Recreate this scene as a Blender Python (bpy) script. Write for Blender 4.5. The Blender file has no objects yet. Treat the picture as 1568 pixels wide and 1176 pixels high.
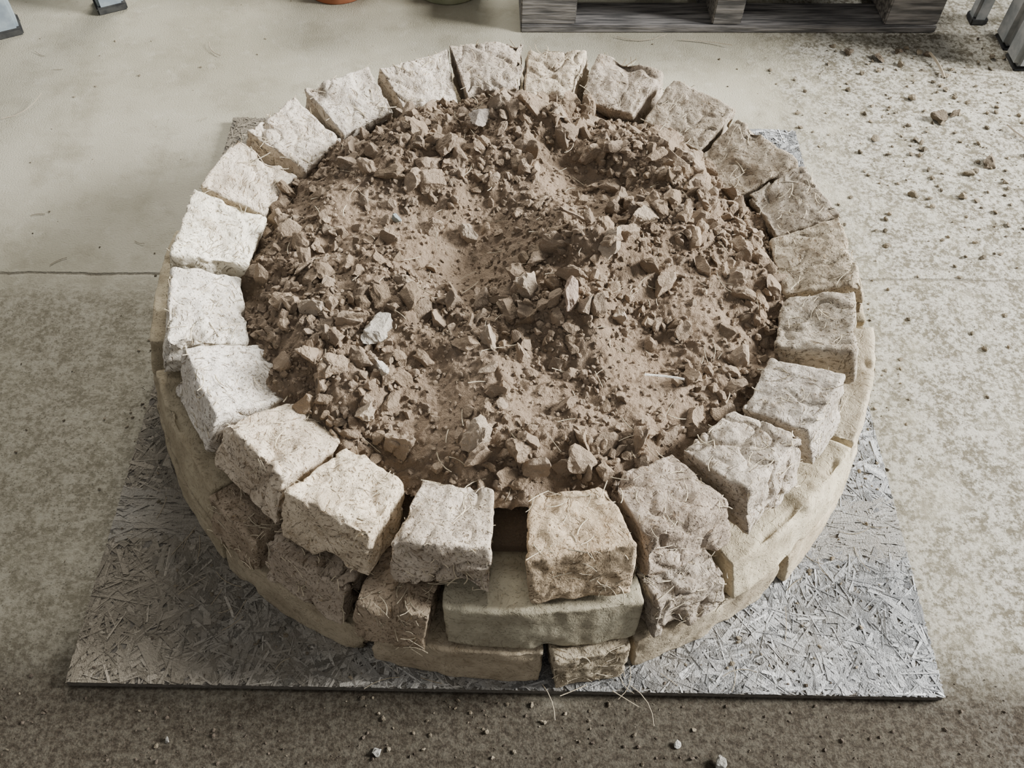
import bpy, bmesh, math, random
import numpy as np
from mathutils import Vector, Matrix, noise, Euler
random.seed(7); rng=np.random.default_rng(7)
scene=bpy.context.scene
BT=0.015   # board top
# ------------------------------------------------------------------ node helpers
class NT:
    def __init__(s,name,rough=0.95):
        s.m=bpy.data.materials.new(name); s.m.use_nodes=True
        s.t=s.m.node_tree; s.b=s.t.nodes['Principled BSDF']
        s.b.inputs['Roughness'].default_value=rough
        s.b.inputs['Specular IOR Level'].default_value=0.15
    def n(s,typ,**p):
        x=s.t.nodes.new(typ)
        for k,v in p.items(): setattr(x,k,v)
        return x
    def put(s,sock,v):
        if v is None: return
        if isinstance(v,bpy.types.NodeSocket): s.t.links.new(v,sock)
        else:
            if isinstance(v,(tuple,list)) and len(v)==3 and sock.type=='RGBA': v=(*v,1)
            sock.default_value=v
    def pos(s): return s.n('ShaderNodeNewGeometry').outputs['Position']
    def obj(s): return s.n('ShaderNodeTexCoord').outputs['Object']
    def noise(s,vec,scale,detail=4,rough=.55,col=False):
        x=s.n('ShaderNodeTexNoise'); s.put(x.inputs['Vector'],vec)
        x.inputs['Scale'].default_value=scale; x.inputs['Detail'].default_value=detail; x.inputs['Roughness'].default_value=rough
        return x.outputs[1 if col else 0]
    def vor(s,vec,scale,feature='F1',out='Distance'):
        x=s.n('ShaderNodeTexVoronoi',feature=feature); s.put(x.inputs['Vector'],vec); x.inputs['Scale'].default_value=scale
        return x.outputs[out]
    def math(s,op,a,b=None):
        x=s.n('ShaderNodeMath',operation=op); s.put(x.inputs[0],a); s.put(x.inputs[1],b); return x.outputs[0]
    def vm(s,op,a,b=None):
        x=s.n('ShaderNodeVectorMath',operation=op); s.put(x.inputs[0],a); s.put(x.inputs[1],b); return x.outputs[0]
    def rng(s,v,a,b,c=0.,d=1.):
        x=s.n('ShaderNodeMapRange',interpolation_type='SMOOTHSTEP'); s.put(x.inputs[0],v)
        for i,k in enumerate((a,b,c,d)): x.inputs[i+1].default_value=k
        return x.outputs[0]
    def mix(s,f,a,b,blend='MIX'):
        x=s.n('ShaderNodeMix',data_type='RGBA',blend_type=blend); s.put(x.inputs[0],f); s.put(x.inputs[6],a); s.put(x.inputs[7],b); return x.outputs[2]
    def sep(s,v):
        x=s.n('ShaderNodeSeparateXYZ'); s.put(x.inputs[0],v); return x.outputs
    def bump(s,h,dist,strength=1.,normal=None):
        x=s.n('ShaderNodeBump'); s.put(x.inputs['Height'],h); x.inputs['Distance'].default_value=dist; x.inputs['Strength'].default_value=strength
        if normal is not None: s.put(x.inputs['Normal'],normal)
        return x.outputs[0]
    def fin(s,col,nrm=None):
        s.put(s.b.inputs['Base Color'],col)
        if nrm is not None: s.put(s.b.inputs['Normal'],nrm)
        return s.m
    def strands(s,vec,cell,scale,stretch=14.):
        c=s.vor(vec,cell,out='Color')
        r=s.n('ShaderNodeVectorRotate',rotation_type='EULER_XYZ'); s.put(r.inputs['Vector'],vec)
        s.put(r.inputs['Rotation'],s.vm('MULTIPLY',c,(6.28,6.28,6.28)))
        st=s.vm('MULTIPLY',r.outputs[0],(1.,stretch,stretch))
        return s.noise(st,scale,2,.5)

def brick_mat(name,rough_amt,streak):
    k=NT(name); p=k.pos()
    oi=k.n('ShaderNodeObjectInfo').outputs['Color']
    wob=k.vm('ADD',p,k.vm('MULTIPLY',k.noise(p,30,3,.5,col=True),(.02,.02,.02)))
    n1=k.noise(p,16,5,.6); n2=k.noise(p,48,6,.62); n3=k.noise(p,420,3,.6)
    st=k.strands(wob,26,14,20); st2=k.strands(k.vm('ADD',wob,(.3,.1,.2)),40,30,14)
    dark=k.mix(1,oi,(.42,.35,.27),'MULTIPLY'); lite=k.mix(1,oi,(1.22,1.21,1.19),'MULTIPLY')
    c=k.mix(k.rng(n1,.38,.62),k.mix(.35,oi,dark),k.mix(.4,oi,lite))
    c=k.mix(k.rng(n2,.55,.66,0,.5*rough_amt),c,dark)
    c=k.mix(k.rng(st,.61,.66,0,.45*streak),c,lite)
    c=k.mix(k.rng(st2,.63,.68,0,.45*streak),c,k.mix(1,oi,(1.3,1.12,.82),'MULTIPLY'))
    c=k.mix(k.rng(st,.33,.38,.75*streak,0),c,dark)
    h=k.math('ADD',k.math('MULTIPLY',n2,1.0*rough_amt),k.math('MULTIPLY',k.rng(st,.30,.42),.30*streak))
    h=k.math('ADD',h,k.math('MULTIPLY',n3,.06)); h=k.math('ADD',h,k.math('MULTIPLY',k.rng(st2,.60,.68),.25*streak))
    return k.fin(c,k.bump(h,.007))
M_rough=brick_mat('straw_clay_brick',1.,1.)
M_smooth=brick_mat('trowelled_clay_brick',.5,.35)

k=NT('clay_soil'); p=k.pos(); a=k.n('ShaderNodeAttribute',attribute_name='Col').outputs['Color']
n0=k.noise(p,9,3,.6); n1=k.noise(p,30,5,.6); n2=k.noise(p,260,4,.6)
c=k.mix(k.rng(n1,.3,.7,0,.5),a,k.mix(1,a,(.70,.66,.61),'MULTIPLY'))
c=k.mix(k.rng(n0,.42,.62,0,.4),c,k.mix(1,c,(.74,.71,.68),'MULTIPLY'))
c=k.mix(k.rng(n2,.5,.75,0,.6),c,k.mix(1,a,(1.3,1.28,1.25),'MULTIPLY'))
M_soil=k.fin(c,k.bump(k.math('ADD',n2,k.math('MULTIPLY',k.noise(p,700,3),.5)),.004))

k=NT('vertex_coloured_fibre',.7); a=k.n('ShaderNodeAttribute',attribute_name='Col').outputs['Color']
p=k.pos(); n=k.noise(p,500,3)
M_fibre=k.fin(k.mix(k.rng(n,.4,.7,0,.4),a,k.mix(1,a,(.7,.68,.65),'MULTIPLY')),k.bump(n,.001))

k=NT('dusty_osb_flakes',.6); a=k.n('ShaderNodeAttribute',attribute_name='Col').outputs['Color']
p=k.pos(); x,y,z=k.sep(p); n=k.noise(p,500,3); st=k.strands(p,35,22,16); d1=k.noise(p,5,6,.7)
c=k.mix(k.rng(st,.35,.65,.0,.35),a,k.mix(1,a,(.5,.48,.45),'MULTIPLY'))
dm=k.rng(k.math('SUBTRACT',d1,k.math('MULTIPLY',x,.2)),.42,.66,0,.5)
c=k.mix(dm,c,(.19,.16,.115))
M_flake=k.fin(c,k.bump(k.math('ADD',n,st),.0015))

# floor
k=NT('worn_concrete',.9); p=k.pos(); x,y,z=k.sep(p)
big=k.noise(p,1.6,4,.6); med=k.noise(p,9,7,.7); fine=k.noise(p,105,8,.75); mid_=k.noise(p,28,7,.7); vf=k.noise(p,300,3,.6)
smooth=k.mix(k.rng(big,.35,.65),(.25,.23,.165),(.34,.315,.24))
smooth=k.mix(k.rng(med,.45,.70,0,.6),smooth,(.18,.16,.11))
smooth=k.mix(k.rng(mid_,.52,.7,0,.3),smooth,(.42,.395,.32))
smooth=k.mix(k.rng(vf,.55,.75,0,.3),smooth,(.14,.12,.085))
fm=k.math('ADD',k.math('MULTIPLY',fine,.62),k.math('MULTIPLY',mid_,.38))
spec=k.mix(k.rng(fm,.44,.56),(.11,.093,.062),(.43,.405,.335))
spec=k.mix(k.rng(k.vor(p,150),.12,.26,.65,0),spec,(.05,.043,.03))
spec2=k.mix(k.rng(fm,.42,.58),(.15,.13,.088),(.36,.33,.25))
spec2=k.mix(k.rng(k.vor(p,150),.12,.26,.65,0),spec2,(.06,.052,.037))
yj=k.math('SUBTRACT',y,k.math('MULTIPLY',x,.018))
front=k.rng(k.math('ADD',yj,k.math('MULTIPLY',k.math('SUBTRACT',med,.5),.12)),.08,.20,1,0)
right=k.rng(k.math('ADD',x,k.math('MULTIPLY',med,.5)),.75,1.0)
m=k.math('MULTIPLY',k.math('MAXIMUM',k.math('MULTIPLY',front,.8),k.math('MULTIPLY',right,.9)),k.rng(med,.25,.5,.4,1.))
c=k.mix(m,smooth,k.mix(right,spec2,spec))
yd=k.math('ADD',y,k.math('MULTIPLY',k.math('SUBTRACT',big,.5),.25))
darkm=k.math('MULTIPLY',k.rng(yd,-.62,-.48,1,0),k.rng(fine,.35,.65,1.,.85))  # floor turns dark brown in front of the board
c=k.mix(k.math('MULTIPLY',darkm,.97),c,k.mix(k.rng(vf,.4,.7),(.018,.013,.008),(.048,.037,.025)))
jd=k.math('ABSOLUTE',k.math('ADD',k.math('SUBTRACT',yj,.172),k.math('MULTIPLY',k.math('SUBTRACT',med,.5),.02)))
jm=k.math('MULTIPLY',k.rng(jd,.0005,.005,.6,0),k.rng(fine,.35,.6,.5,1))
c=k.mix(jm,c,(.10,.085,.06))
h=k.math('ADD',k.math('MULTIPLY',k.math('MULTIPLY',fine,k.math('MAXIMUM',m,darkm)),1.),k.math('MULTIPLY',vf,.25))
h=k.math('SUBTRACT',h,jm)
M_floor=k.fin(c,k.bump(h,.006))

k=NT('weathered_osb_core',.8); p=k.pos(); st=k.strands(p,30,14,14)
M_osb=k.fin(k.mix(st,(.05,.042,.032),(.16,.145,.12)),k.bump(st,.003))

k=NT('weathered_pallet_wood',.85); p=k.obj(); g=k.noise(k.vm('MULTIPLY',p,(1.2,14,14)),9,5); 
M_wood=k.fin(k.mix(k.rng(g,.3,.7),(.06,.058,.056),(.24,.225,.21)),k.bump(g,.004))
def plain(name,c1,c2,rough,scale=25):
    k=NT(name,rough); n=k.noise(k.obj(),scale,4); return k.fin(k.mix(k.rng(n,.35,.65),c1,c2),k.bump(n,.001))
M_terra=plain('terracotta',(.30,.11,.055),(.36,.15,.08),.8)
M_glaze=plain('pale_glazed_ceramic',(.22,.24,.16),(.32,.33,.24),.4)
M_plast=plain('grey_plastic',(.16,.19,.21),(.25,.29,.30),.5)
M_dark=plain('dark_rubber',(.02,.02,.02),(.05,.05,.045),.8)
M_steel=plain('dusty_grey_metal',(.16,.17,.17),(.27,.27,.26),.5)

# ------------------------------------------------------------------ mesh helpers
def mkobj(name,verts,faces,mat,cols=None,smooth=False,parent=None):
    me=bpy.data.meshes.new(name); me.from_pydata(verts,[],faces); me.update()
    if cols is not None:
        at=me.color_attributes.new('Col','FLOAT_COLOR','POINT')
        at.data.foreach_set('color',np.asarray(cols,dtype=np.float32).ravel())
    me.materials.append(mat)
    if smooth: me.polygons.foreach_set('use_smooth',[True]*len(me.polygons))
    ob=bpy.data.objects.new(name,me); scene.collection.objects.link(ob)
    if parent: ob.parent=parent
    return ob
def empty(name,loc=(0,0,0)):
    e=bpy.data.objects.new(name,None); e.empty_display_size=.1; e.location=loc; scene.collection.objects.link(e); return e

def box_grid(nx,ny,nz):
    vid={}; V=[]; F=[]
    def v(i,j,k_):
        key=(i,j,k_)
        if key not in vid:
            vid[key]=len(V); V.append((i/nx*2-1,j/ny*2-1,k_/nz*2-1))
        return vid[key]
    for i in range(nx):
        for j in range(ny):
            F.append((v(i,j,0),v(i,j+1,0),v(i+1,j+1,0),v(i+1,j,0)))
            F.append((v(i,j,nz),v(i+1,j,nz),v(i+1,j+1,nz),v(i,j+1,nz)))
    for i in range(nx):
        for k_ in range(nz):
            F.append((v(i,0,k_),v(i+1,0,k_),v(i+1,0,k_+1),v(i,0,k_+1)))
            F.append((v(i,ny,k_),v(i,ny,k_+1),v(i+1,ny,k_+1),v(i+1,ny,k_)))
    for j in range(ny):
        for k_ in range(nz):
            F.append((v(0,j,k_),v(0,j,k_+1),v(0,j+1,k_+1),v(0,j+1,k_)))
            F.append((v(nx,j,k_),v(nx,j+1,k_),v(nx,j+1,k_+1),v(nx,j,k_+1)))
    return V,F
grid_cache={}
base=empty('round_mud_brick_base')
brick_surf=[]
def brick(name,a0,a1,rob,z0,hgt,depth,tilt,color,rough=1.,curve=0.,wedge=.84,yaw=0.,seed=0,round_=.003,dz=0.,roll=0.):
    am=math.radians((a0+a1)/2); da=math.radians(a1-a0)
    R=Vector((math.cos(am),math.sin(am),0)); T=Vector((-math.sin(am),math.cos(am),0)); Z=Vector((0,0,1))
    q=Matrix.Rotation(math.radians(yaw),3,'Z'); R2=q@R; T2=q@T
    L=2*rob*math.sin(da/2)
    ph=math.radians(tilt)
    up=Z*math.cos(ph)-R2*math.sin(ph); inn=-R2*math.cos(ph)-Z*math.sin(ph)
    rm=Matrix.Rotation(math.radians(roll),3,inn); up=rm@up; T2=rm@T2
    step=.0030 if rough>.6 else .0045
    dims=(max(8,int(L/step)),max(8,int(depth/step)),max(6,int(hgt/step)))
    if dims not in grid_cache: grid_cache[dims]=box_grid(*dims)
    V,F=grid_cache[dims]
    hx,hy,hz=L/2,depth/2,hgt/2
    org=R*(rob*math.cos(da/2)+ (1-math.cos(da/2))*rob*.3)+Z*(z0+BT+dz)+inn*hy+up*hz
    off=Vector((seed*3.17,seed*1.91,seed*.73)); out=[]
    sh=[random.uniform(-.06,.06)*min(1,rough+.1) for _ in range(4)]
    for (x,y,z) in V:
        p=Vector((x*hx*(1+sh[0]*z+sh[1]*y),y*hy*(1+sh[2]*x),z*hz*(1+sh[3]*x)))
        rr=round_*(1+max(-.5,1.8*noise.noise(p*26+off))*rough+.3*rough)
        bx,by,bz=hx*(1+sh[0]*z+sh[1]*y),hy*(1+sh[2]*x),hz*(1+sh[3]*x)
        q=Vector((max(-bx+rr,min(bx-rr,p.x)),max(-by+rr,min(by-rr,p.y)),max(-bz+rr,min(bz-rr,p.z))))
        d=p-q; n=d.normalized() if d.length>1e-7 else Vector((0,0,0))
        if d.length>rr: p=q+n*rr
        pn=p+off
        ed=sorted((bx-abs(p.x),by-abs(p.y),bz-abs(p.z)))[1]
        if rough>.6:
            dsp=.0042*rough*noise.noise(pn*15)+.0030*rough*noise.noise(pn*42)+.0016*noise.noise(pn*110)
            rv=1-abs(noise.noise(pn*26+Vector((9,2,4))))*2
            dsp-=.009*rough*max(0,rv-.82)/.18*max(0,.35+noise.noise(pn*11))
            dsp-=.020*rough*max(0,noise.noise(pn*20+Vector((5,5,1)))-.22)*(.8 if ed>.02 else .8+1.3*(.02-ed)/.02)
        else:
            dsp=.0030*noise.noise(pn*16)+.0018*noise.noise(pn*50)+.0010*noise.noise(pn*120)
            dsp-=.018*max(0,noise.noise(pn*22+Vector((5,5,1)))-.25)*(.4 if ed>.012 else 1.6)
        p=p+n*dsp
        ty=(y+1)/2
        px=p.x*(1-(1-wedge)*ty)
        py=p.y+curve*(p.x**2)/(2*rob)
        w=org+T2*px+inn*py+up*p.z
        out.append(w[:])
    ob=mkobj(name,out,F,M_rough if rough>.6 else M_smooth,smooth=True,parent=base)
    ob.color=(*[c_**1.4 for c_ in color],1)
    brick_surf.append((org,T2,inn,up,hx,hy,hz,wedge,curve,rob,rough))
    return ob
W=(.64,.585,.505); P=(.56,.50,.42); TAN=(.52,.435,.325)
top=[(74.9,88.4,(.58,.515,.42)),(89.4,104,(.48,.43,.365)),(105.2,119.6,W),(121,136,(.60,.555,.485)),(137.8,151.8,W),(153.2,167.2,(.66,.595,.50)),  # own brick tones, with lit left and shaded right painted in
 (169.5,185.4,(.80,.755,.645)),(186.6,203,(.74,.70,.62)),(204.6,219.4,(.72,.68,.61)),(220.8,236,(.65,.575,.47)),(236.6,251,(.67,.59,.47)),
 (253.6,267.6,P),(272.2,286.6,TAN),(288,302,(.44,.38,.315)),(303.6,317.6,(.53,.48,.41)),(319.4,333,(.51,.47,.41)),
 (337,350.6,(.46,.415,.345)),(352.4,367.6,(.48,.425,.34)),(368.8,382.6,(.43,.385,.32)),(384,399.6,(.42,.37,.30)),(401.4,416.8,(.44,.39,.32)),(418.2,433.4,(.48,.425,.355))]
for i,(a0,a1,c) in enumerate(top):
    smooth_one=i in (6,12)
    brick(f'top_brick_{i+1}',a0+.45,a1-.45,.541+random.uniform(-.007,.007),.168,.086+random.uniform(-.005,.005),.112+random.uniform(-.010,.006),
          20+random.uniform(-4,4),c,rough=.75 if smooth_one else random.uniform(.85,1.25),yaw=random.uniform(-3.5,3.5),seed=i+1,dz=random.uniform(-.003,.007),wedge=.80,roll=random.uniform(-3,3))
YEL=(.46,.41,.31); GRN=(.43,.40,.315); BR=(.43,.365,.285)
mid=[(200,223.2,YEL,.3),(224.6,234,BR,1),(235.2,248.4,(.48,.42,.345),1.2),(250.4,259.2,(.42,.355,.275),1.3),(261.6,287.2,GRN,.3),(288.6,299.8,(.46,.41,.345),1.2),
 (301.6,327.6,(.56,.505,.39),.3),(329.4,352,(.56,.505,.40),.3)]
a=353.6
while a<555:
    mid.append((a,min(a+23.8,559),YEL,.3)); a+=25.2
for i,(a0,a1,c,r) in enumerate(mid):
    brick(f'middle_brick_{i+1}',a0,a1,.588+random.uniform(-.006,.006),.084,.080,.12,14+random.uniform(-2,2),c,rough=r,curve=.85,wedge=.86,yaw=random.uniform(-2,2),seed=40+i,round_=.003,roll=random.uniform(-1,1))
bot=[(201,224.8,YEL,.3),(226.4,250,(.43,.38,.29),.3),(251.8,274,(.45,.395,.305),.3),(275.8,285.6,(.43,.38,.295),1.1),(287.3,310.6,(.43,.38,.295),.3),(312.6,336,(.51,.45,.345),.3)]
a=337.9
while a<555:
    bot.append((a,min(a+23.6,560),YEL,.3)); a+=25.2
for i,(a0,a1,c,r) in enumerate(bot):
    brick(f'bottom_brick_{i+1}',a0,a1,.600+random.uniform(-.004,.002),0,.080,.12,7,c,rough=r,curve=.9,wedge=.88,seed=80+i,round_=.003)

# ------------------------------------------------------------------ rocks
def rock_tpl(sub,planes,jit,lo=.4):
    bm=bmesh.new(); bmesh.ops.create_icosphere(bm,subdivisions=sub,radius=1.)
    V=np.array([v.co[:] for v in bm.verts]); F=np.array([[v.index for v in f.verts] for f in bm.faces]); bm.free()
    for _ in range(planes):
        n=rng.normal(size=3); n/=np.linalg.norm(n); d=rng.uniform(lo,.8)
        t=V@n; mk=t>d; V[mk]-=np.outer(t[mk]-d,n)
    o=rng.uniform(0,50,3)
    for i in range(len(V)):
        q=Vector(V[i]+o); V[i]*=1+jit*noise.noise(q*1.8)+jit*.4*noise.noise(q*5)+(jit*.25*noise.noise(q*11) if sub>2 else 0)
    V*=np.array([1,rng.uniform(.65,1),rng.uniform(.45,.8)])
    return V,F
T_s=[rock_tpl(1,2,.5) for _ in range(14)]; T_m=[rock_tpl(2,9,.28,.35) for _ in range(24)]
T_l=[rock_tpl(4,14,.3,.35) for _ in range(16)]; T_l3=[rock_tpl(3,13,.28,.35) for _ in range(20)]
def rot():
    q=rng.normal(size=4); q/=np.linalg.norm(q); w,x,y,z=q
    return np.array([[1-2*(y*y+z*z),2*(x*y-z*w),2*(x*z+y*w)],[2*(x*y+z*w),1-2*(x*x+z*z),2*(y*z-x*w)],[2*(x*z-y*w),2*(y*z+x*w),1-2*(x*x+y*y)]])
class Acc:
    def __init__(s): s.V=[];s.F=[];s.C=[];s.n=0
    def add(s,V,F,c):
        s.V.append(V); s.F.extend((np.asarray(F)+s.n).tolist()); s.n+=len(V)
        s.C.append(np.tile(np.array([*c,1.]),(len(V),1)))
    def rock(s,T,pos,size,c,flat=1.):
        V,F=T[rng.integers(len(T))]
        V=(V*size)@rot().T; V=V*np.array([1,1,flat])+np.asarray(pos); s.add(V,F,c)
    def out(s,name,mat,parent=None,smooth=False):
        return mkobj(name,np.concatenate(s.V).tolist(),s.F,mat,np.concatenate(s.C),smooth,parent)
def dust(x,y):
    x+=.02*noise.noise(Vector((x*14,y*14,0))); y+=.02*noise.noise(Vector((x*14,y*14,9)))
    return max(math.exp(-((x+.09)**2+(y-.03)**2)/.010),math.exp(-((x+.09)**2+(y+.27)**2)/.006),math.exp(-((x-.19)**2+(y+.24)**2)/.009),.9*math.exp(-((x+.25)**2+(y-.06)**2)/.008),.9*math.exp(-((x-.08)**2+(y-.14)**2)/.005),.8*math.exp(-((x-.02)**2+(y+.3)**2)/.003),.8*math.exp(-((x-.27)**2+(y+.1)**2)/.005))
def gz(x,y):
    r=math.hypot(x,y)
    z=.230+BT
    def g(cx,cy,s,h): return h*math.exp(-((x-cx)**2+(y-cy)**2)/(2*s*s))
    z+=g(.13,-.02,.06,.06)+g(.08,-.13,.035,.03)+g(.0,.29,.06,.034)+g(.24,.2,.05,.038)+g(-.19,.2,.06,.030)+g(.26,.05,.05,.026)+g(-.13,.13,.04,.014)
    z-=g(-.09,.02,.07,.030)+g(-.1,-.28,.06,.026)+g(.2,-.22,.07,.014)+g(.1,.16,.04,.02)
    z+=g(-.04,-.36,.05,.016)+g(-.22,-.1,.06,.020)+g(-.27,-.2,.05,.014)
    z-=.036*max(0,(r-.30)/.11)**1.6
    P_=Vector((x,y,0)); w=1-.8*dust(x,y)
    z+=.018*noise.noise(P_*9)+w*(.015*noise.noise(P_*22+Vector((3,1,0)))+.012*abs(noise.noise(P_*38+Vector((1,7,0))))+.005*abs(noise.noise(P_*80)))
    return z
SO=np.array((.262,.200,.138))
def soilc(v=.12):
    k_=1+rng.uniform(-v,v)*1.4; w=rng.uniform(-.008,.02); return (SO[0]*k_+w,SO[1]*k_+w,SO[2]*k_+w)
rub=empty('clay_rubble_pile')
N=380; Rr=.425; V=[];F=[];idx={};C=[]
for i in range(N+1):
    for j in range(N+1):
        x=(i/N*2-1)*Rr;y=(j/N*2-1)*Rr
        if x*x+y*y<Rr*Rr:
            idx[(i,j)]=len(V)
            z=gz(x,y)+.0022*noise.noise(Vector((x,y,0))*160)+.0014*noise.noise(Vector((x,y,3))*330)
            V.append((x,y,z)); d=dust(x,y); k_=.80+.24*d
            C.append((.265*k_,.198*k_,.136*k_,1))
for i in range(N):
    for j in range(N):
        q=[(i,j),(i+1,j),(i+1,j+1),(i,j+1)]
        if all(t in idx for t in q): F.append([idx[t] for t in q])
mkobj('soil_surface',V,F,M_soil,C,True,rub)
V=[];F=[];n=96
for r,z in ((.0,.155),(.30,.155),(.462,.158),(.466,.0)):
    for i in range(n):
        a=2*math.pi*i/n; V.append((r*math.cos(a),r*math.sin(a),z+BT))
for k_ in range(3):
    for i in range(n): F.append((k_*n+i,(k_+1)*n+i,(k_+1)*n+(i+1)%n,k_*n+(i+1)%n))
mkobj('packed_fill',V,F,M_soil,[(.15,.115,.08,1)]*len(V),True,rub)
A=Acc()
def rp(R_):
    a=rng.uniform(0,2*math.pi); r=R_*math.sqrt(rng.uniform()); return r*math.cos(a),r*math.sin(a)
n=0
while n<8500:
    x,y=rp(.418)
    if rng.uniform()<dust(x,y)*.7: continue
    s=.0013+.0042*rng.uniform()**2.4
    A.rock(T_s,(x,y,gz(x,y)+s*.3),s,soilc(.14)); n+=1
n=0
while n<1600:
    x,y=rp(.412)
    if rng.uniform()<dust(x,y)*.97: continue
    if noise.noise(Vector((x,y,7))*11)<-.12: continue
    s=.005+.009*rng.uniform()**2
    A.rock(T_m,(x,y,gz(x,y)+s*.2),s,soilc(.14)); n+=1
n=0
while n<440:
    x,y=rp(.405); r=math.hypot(x,y)
    if rng.uniform()<dust(x,y)*1.3: continue
    if r<.25 and rng.uniform()<.4 and not(x>0 and y>-.15): continue
    s=.012+.017*rng.uniform()**1.5
    A.rock(T_l3,(x,y,gz(x,y)+s*.16),s,soilc(.14)); n+=1
LT=(.37,.30,.222); LG=(.50,.46,.385); MB=(.29,.224,.158)
big=[(-.075,.052,.030,LT),(-.195,-.172,.030,LG),(-.18,-.235,.024,LG),(-.29,-.135,.026,LT),(-.165,-.085,.023,LT),(-.245,-.235,.030,MB),(-.28,-.22,.028,MB),
 (-.035,-.18,.032,LT),(-.045,-.345,.034,LT),(.01,-.36,.032,MB),(.10,-.375,.024,MB),(.25,-.23,.028,MB),(.08,-.13,.034,(.36,.28,.22)),(.085,-.09,.032,MB),
 (.14,-.04,.032,LT),(.16,-.015,.028,MB),(.02,-.09,.034,LT),(.03,.295,.034,MB),(-.03,.31,.030,LT),(-.06,.28,.026,(.33,.29,.245)),(.25,.235,.034,MB),(.28,.20,.028,LT),(.13,.22,.028,MB),
 (-.16,.24,.030,MB),(-.12,.20,.030,MB),(-.2,.02,.024,MB),(-.13,.06,.024,MB),(.33,-.06,.028,MB),(.35,.02,.028,MB),(.3,.08,.028,MB),(.07,.29,.028,LT),(-.14,.13,.028,MB),(.15,-.14,.026,LT),
 (.05,-.02,.028,MB),(.09,.04,.030,MB),(.2,.04,.028,LT),(.16,.1,.028,MB),(-.32,-.05,.024,MB),(-.15,-.34,.028,MB),(-.20,-.30,.026,LT),(.17,-.33,.028,MB)]
for x,y,s,c in big:
    A.rock(T_l,(x,y,gz(x,y)+s*.3),s,c)
A.rock(T_m,(-.185,.06,gz(-.185,.06)+.006),.012,(.34,.39,.38))
A.out('loose_clods',M_soil,rub)

# straw
def straw(acc,p,d,L,rad,c,nrm=Vector((0,0,1)),lift=.2):
    d=Vector(d).normalized(); s=d.cross(nrm).normalized(); u=s.cross(d)
    pts=[]; b=random.uniform(-.3,.3); l0=random.uniform(0,lift)
    for i in range(5):
        t=i/4; pts.append(Vector(p)+d*(L*(t-.5))+s*(L*b*(t-.5)**2*2)+nrm*(rad+L*l0*abs(t-.3)**1.5))
    V=[];F=[]
    for q in pts:
        V+= [(q+s*rad)[:],(q+u*rad*.8)[:],(q-s*rad)[:],(q-u*rad*.8)[:]]
    for i in range(4):
        for j in range(4):
            a_=i*4+j; b_=i*4+(j+1)%4; F.append((a_,b_,b_+4,a_+4))
    acc.add(np.array(V),F,c)
S=Acc()
def strawc():
    k_=random.uniform(.5,1.15); return (.54*k_,.46*k_,.32*k_)
for _ in range(150):
    x,y=rp(.40); a=random.uniform(0,6.28)
    straw(S,(x,y,gz(x,y)+.004),(math.cos(a),math.sin(a),random.uniform(-.2,.3)),random.uniform(.012,.04),random.uniform(.0004,.0008),strawc())
straw(S,(.21,-.235,gz(.21,-.235)+.012),(1,-.15,0),.055,.0018,(.8,.76,.66))
S.out('straw_bits',M_fibre,rub)
S=Acc()
rb=[b for b in brick_surf if b[-1]>.6]
for _ in range(1500):
    org,T2,inn,up,hx,hy,hz,wg,cv,rob,rf=random.choice(rb)
    f=random.random()
    if f<.45:
        l=Vector((random.uniform(-1,1)*hx,random.uniform(-1,1)*hy,hz)); nr=up; t1,t2=T2,inn
    elif f<.88:
        l=Vector((random.uniform(-1,1)*hx,-hy,random.uniform(-1,1)*hz)); nr=-inn; t1,t2=T2,up
    else:
        sg=random.choice((-1,1)); l=Vector((sg*hx,random.uniform(-1,0)*hy,random.uniform(-1,1)*hz)); nr=T2*sg; t1,t2=inn,up
    l.x*=.95; l.y*=.95 if abs(l.y)<hy*.999 else 1
    ty=(l.y/hy+1)/2
    p_=org+T2*l.x*(1-(1-wg)*ty)+inn*(l.y+cv*l.x**2/(2*rob))+up*l.z
    a=random.uniform(0,6.28)
    straw(S,p_-nr*.0015,t1*math.cos(a)+t2*math.sin(a),random.uniform(.008,.034),random.uniform(.0004,.0009),strawc(),nr,.25)
S.out('straw_fibres',M_fibre,base)

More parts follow.
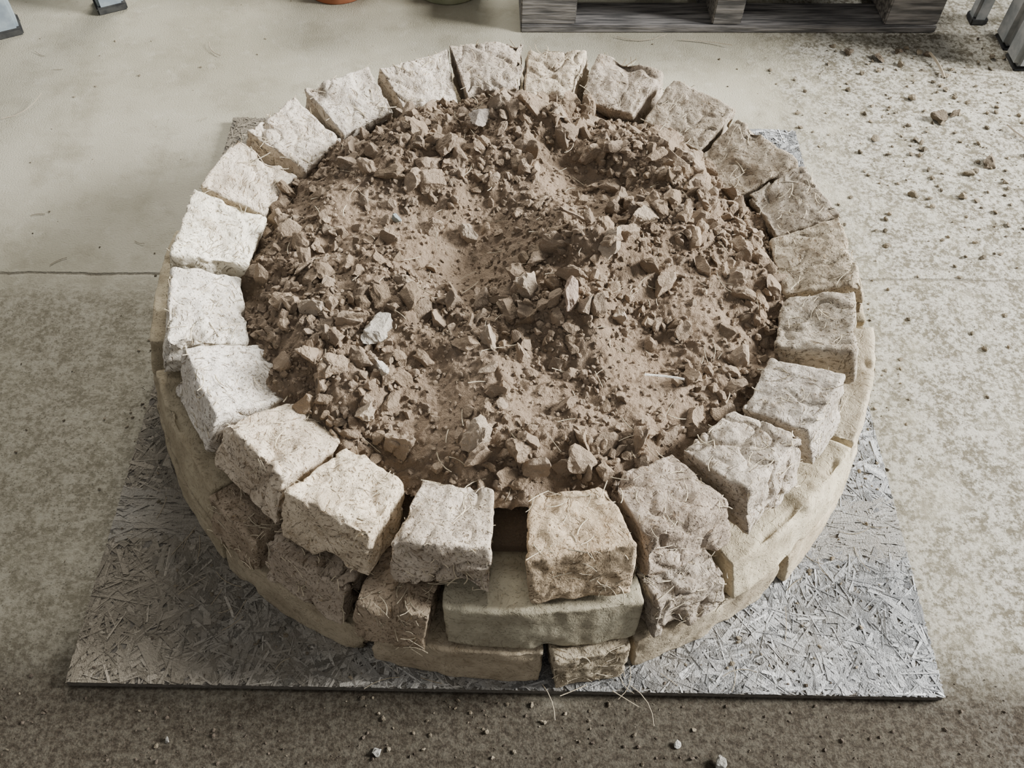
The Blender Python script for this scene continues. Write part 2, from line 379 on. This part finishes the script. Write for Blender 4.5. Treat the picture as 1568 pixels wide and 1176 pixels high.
# ------------------------------------------------------------------ OSB board
board=empty('osb_board')
bm=bmesh.new(); bmesh.ops.create_cube(bm,size=1.); bmesh.ops.scale(bm,vec=(1.2,1.2,BT-.001),verts=bm.verts)
bmesh.ops.translate(bm,vec=(0,0,(BT-.001)/2),verts=bm.verts); bmesh.ops.bevel(bm,geom=bm.edges,offset=.0015,segments=2,affect='EDGES')
me=bpy.data.meshes.new('core'); bm.to_mesh(me); bm.free(); me.materials.append(M_osb); o=bpy.data.objects.new('core',me); scene.collection.objects.link(o); o.parent=board
V=[];F=[];C=[]
for i in range(34000):
    x=random.uniform(-.6,.6);y=random.uniform(-.6,.6)
    if math.hypot(x,y)<.5: continue
    band=(-.39+.008*math.sin(x*9)<y<-.30)
    L=random.uniform(.02,.06); w=random.choice((.002,.0035,.005,.009))*random.uniform(.7,1.2); a=random.gauss(0,.25) if band else random.uniform(0,math.pi)
    d=np.array((math.cos(a),math.sin(a)))*L/2; s=np.array((-math.sin(a),math.cos(a)))*w/2
    z=BT-.0008+random.uniform(0,.0018); tl=random.uniform(-.0006,.0006); tl2=random.uniform(-.0007,.0007)
    v=random.uniform(.3,1.25)
    if random.random()<.08: v*=1.5
    nn=noise.noise(Vector((x,y,0))*3.5)
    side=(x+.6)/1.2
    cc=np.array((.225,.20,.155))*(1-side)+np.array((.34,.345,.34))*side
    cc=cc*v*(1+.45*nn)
    if band: cc=cc*.3+np.array((.26,.245,.21))*.7
    nst=len(V)
    zz=[z-tl-tl2,z-tl+tl2,z+tl+tl2,z+tl-tl2]
    pl=[(-d-s,zz[0]),(d*random.uniform(.8,1)-s,zz[3]),(d+s*random.uniform(.3,1),zz[2]),(-d*random.uniform(.8,1)+s,zz[1])]
    for q,zq in pl:
        V.append((max(-.6,min(.6,x+q[0])),max(-.6,min(.6,y+q[1])),zq)); C.append((*cc,1))
    F.append((nst,nst+1,nst+2,nst+3))
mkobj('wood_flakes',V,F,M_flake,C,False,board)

# ------------------------------------------------------------------ floor
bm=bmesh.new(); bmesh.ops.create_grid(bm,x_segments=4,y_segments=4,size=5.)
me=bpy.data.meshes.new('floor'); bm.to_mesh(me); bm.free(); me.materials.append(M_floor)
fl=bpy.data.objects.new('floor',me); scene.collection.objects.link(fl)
A=Acc(); AB=Acc()
def fc():
    k_=random.uniform(.5,1.3); return (.22*k_,.185*k_,.13*k_)
def onboard(x,y): return abs(x)<.59 and abs(y)<.59
def dput(x,y,s,T=T_s,c=None):
    r=math.hypot(x,y)
    if r<.6 or (not onboard(x,y) and abs(x)<.605+s and abs(y)<.605+s): return
    if y>.93 and -.05<x<1.1: return
    if onboard(x,y): AB.rock(T,(x,y,BT+s*.35),s,c or fc(),.7)
    else: A.rock(T,(x,y,s*.35),s,c or fc(),.7)
for _ in range(800): dput(random.gauss(1.0,.22),random.gauss(.62,.3),.0015+.007*random.random()**3)
for _ in range(350): dput(random.uniform(-1.3,1.4),random.uniform(-1,1.2),.0012+.003*random.random()**3)
for _ in range(600): dput(random.uniform(-.7,.9),random.gauss(-.7,.07),.0012+.0028*random.random()**3,c=(.10,.08,.06))
for _ in range(600):
    a=random.uniform(0,6.28); r=.61+abs(random.gauss(0,.04)); dput(r*math.cos(a),r*math.sin(a),.001+.004*random.random()**3)
for _ in range(34): dput(random.uniform(.72,1.3),random.uniform(.3,.95),random.uniform(.006,.014),T_m)
for x,y,s in [(1.0,.52,.024),(.93,.66,.026),(.97,.68,.022),(1.05,.40,.016),(.85,.88,.018),(.78,.9,.016),(.9,.91,.018),(.97,.9,.014)]: dput(x,y,s,T_l3,(.15,.12,.085))
for x,y,s in [(.28,-.69,.014),(.23,-.665,.008),(-.17,-.68,.01),(.35,-.72,.008),(-1.0,-.3,.006),(-.45,-.67,.007)]: dput(x,y,s,T_m,(.36,.35,.31))
A.out('clay_crumbs',M_soil,fl); AB.out('clay_crumbs_on_board',M_soil,board)
S=Acc()
for _ in range(40):
    x=random.uniform(-1.3,1.3); y=random.uniform(-.95,.92)
    if abs(x)<.64 and abs(y)<.64: continue
    a=random.uniform(0,6.28); straw(S,(x,y,.001),(math.cos(a),math.sin(a),0),random.uniform(.015,.045),random.uniform(.0004,.0009),(.25,.21,.15))
for x,y,L,b,r_ in [(-1.05,.62,.1,.9,.001),(.98,.85,.09,1.7,.004),(1.1,.6,.1,2.3,.0025),(-.7,.85,.06,2.2,.001),(.45,.93,.12,-.2,.0012),(.3,.93,.12,.1,.001)]:
    straw(S,(x,y,.003),(math.cos(b),math.sin(b),0),L,r_,(.3,.25,.18) )
S.out('loose_straw',M_fibre,fl)
S=Acc()
for _ in range(25):
    a=random.uniform(3.5,6.0); r=random.uniform(.6,.66); x,y=r*math.cos(a),r*math.sin(a); b=random.uniform(0,6.28)
    straw(S,(x,max(y,-.59),BT+.001),(math.cos(b),math.sin(b),0),random.uniform(.02,.05),.0005,(.3,.25,.17))
for x,y,L,b in [(.06,-.615,.05,1.9),(.19,-.615,.06,-1.1),(.09,-.60,.04,.4),(.16,-.61,.04,2.6)]:
    straw(S,(x,y,.017),(math.cos(b),math.sin(b),0),L,.0006,(.38,.32,.22),lift=.05)
S.out('straw_on_board',M_fibre,board)

# ------------------------------------------------------------------ pallet
def add_box(bm,c,s,bev=.003):
    r=bmesh.ops.create_cube(bm,size=1.); vs=r['verts']
    for v in vs: v.co=Vector((v.co.x*s[0]+c[0],v.co.y*s[1]+c[1],v.co.z*s[2]+c[2]))
    es=list({e for v in vs for e in v.link_edges}); bmesh.ops.bevel(bm,geom=es,offset=bev,segments=2,affect='EDGES')
bm=bmesh.new(); PW,PD=1.0,1.2
for x in (.06,PW/2,PW-.06):
    add_box(bm,(x,PD/2,.009),(.12,PD-.2,.018))
for y in (.05,PD-.05): add_box(bm,(PW/2,y,.0092),(PW,.1,.0184))
for x,w in ((.065,.13),(PW/2-.01,.07),(PW-.065,.13)):
    for y in (.055,PD/2,PD-.055): add_box(bm,(x,y,.018+.0415),(w,.1,.083))
    add_box(bm,(x,PD/2,.112),(w,PD,.022))
for i in range(9): add_box(bm,(PW/2,.06+i*(PD-.12)/8,.134),(PW,.12,.022))
me=bpy.data.meshes.new('wooden_pallet'); bm.to_mesh(me); bm.free(); me.materials.append(M_wood)
o=bpy.data.objects.new('wooden_pallet',me); scene.collection.objects.link(o); o.location=(0.01,.955,0); o.rotation_euler=(0,0,math.radians(2.2))

# ------------------------------------------------------------------ pots
def pot(name,x,y,rb_,rt,h,mat):
    prof=[(0,0),(rb_*.96,0),(rb_,.004),(rt*.97,h*.8),(rt*1.08,h*.81),(rt*1.12,h*.99),(rt*1.1,h),(rt*1.02,h),(rt*.9,h*.8),(rb_*.88,.015),(0,.015)]
    V=[];F=[];n=48
    for r,z in prof:
        for i in range(n):
            a=2*math.pi*i/n; V.append((r*math.cos(a),r*math.sin(a),z))
    for k_ in range(len(prof)-1):
        for i in range(n): F.append((k_*n+i,k_*n+(i+1)%n,(k_+1)*n+(i+1)%n,(k_+1)*n+i))
    o=mkobj(name,V,F,mat,smooth=True); o.location=(x,y,0); return o
pot('terracotta_pot',-.444,1.13,.08,.11,.18,M_terra)
pot('ceramic_pot',-.172,1.15,.09,.12,.2,M_glaze)

# ------------------------------------------------------------------ stools
def stool(name,x,y,rz,leg,hw,hd,H,mat,feet=True):
    e=empty(name,(x,y,0)); e.rotation_euler=(0,0,rz)
    bm=bmesh.new()
    for sx in (-1,1):
        for sy in (-1,1):
            add_box(bm,(sx*hw,sy*hd,H/2+.005),(leg,leg,H),.012 if not feet else .006)
    for sx in (-1,1): add_box(bm,(sx*hw,0,.22),(leg*.5,hd*2,.03),.004)
    for sy in (-1,1): add_box(bm,(0,sy*hd,.26),(hw*2,leg*.5,.03),.004)
    add_box(bm,(0,0,H+.02),(hw*2+.08,hd*2+.08,.03),.008)
    me=bpy.data.meshes.new('frame'); bm.to_mesh(me); bm.free(); me.materials.append(mat)
    o=bpy.data.objects.new('frame',me); scene.collection.objects.link(o); o.parent=e
    bm=bmesh.new()
    for sx in (-1,1):
        for sy in (-1,1): add_box(bm,(sx*hw,sy*hd,.009 if feet else .004),(leg*(1.15 if feet else .9),)*2+(.018 if feet else .008,),.003)
    me=bpy.data.meshes.new('rubber_feet'); bm.to_mesh(me); bm.free(); me.materials.append(M_dark)
    o=bpy.data.objects.new('rubber_feet',me); scene.collection.objects.link(o); o.parent=e
stool('plastic_stool',-1.165,1.12,math.radians(28),.06,.12,.17,.42,M_plast)
stool('metal_stool',1.265,1.19,math.radians(0),.035,.14,.14,.44,M_steel)
stool('folding_table',1.655,.92,math.radians(0),.07,.47,.04,.7,M_steel,False)

# ------------------------------------------------------------------ lights
def area(name,loc,target,sx,sy,power,col):
    l=bpy.data.lights.new(name,'AREA'); l.shape='RECTANGLE'; l.size=sx; l.size_y=sy; l.energy=power; l.color=col
    o=bpy.data.objects.new(name,l); scene.collection.objects.link(o); o.location=loc
    o.rotation_euler=(Vector(target)-Vector(loc)).to_track_quat('-Z','Y').to_euler()
area('doorway_daylight',(4.7,.45,2.35),(-.2,0,.1),1.5,1.7,1500,(.985,.99,1.0))
area('back_window_daylight',(-.2,3.6,2.8),(0,.3,0),2.0,1.1,240,(1,.985,.95))
w=bpy.data.worlds.new('World'); scene.world=w; w.use_nodes=True
w.node_tree.nodes['Background'].inputs[0].default_value=(.98,.98,1,1); w.node_tree.nodes['Background'].inputs[1].default_value=.5

# ------------------------------------------------------------------ camera
cd=bpy.data.cameras.new('camera'); cam=bpy.data.objects.new('camera',cd); scene.collection.objects.link(cam)
cd.sensor_width=36; cd.lens=31.94; cd.clip_start=.01
X=Vector((.9998,.0108,.0198)).normalized(); Zc=-Vector((.0098,.585,-.811)).normalized(); Yc=Zc.cross(X).normalized(); X=Yc.cross(Zc)
mw=Matrix((X,Yc,Zc)).transposed().to_4x4(); mw.translation=(-.0144,-.986,1.248+BT); cam.matrix_world=mw
scene.camera=cam
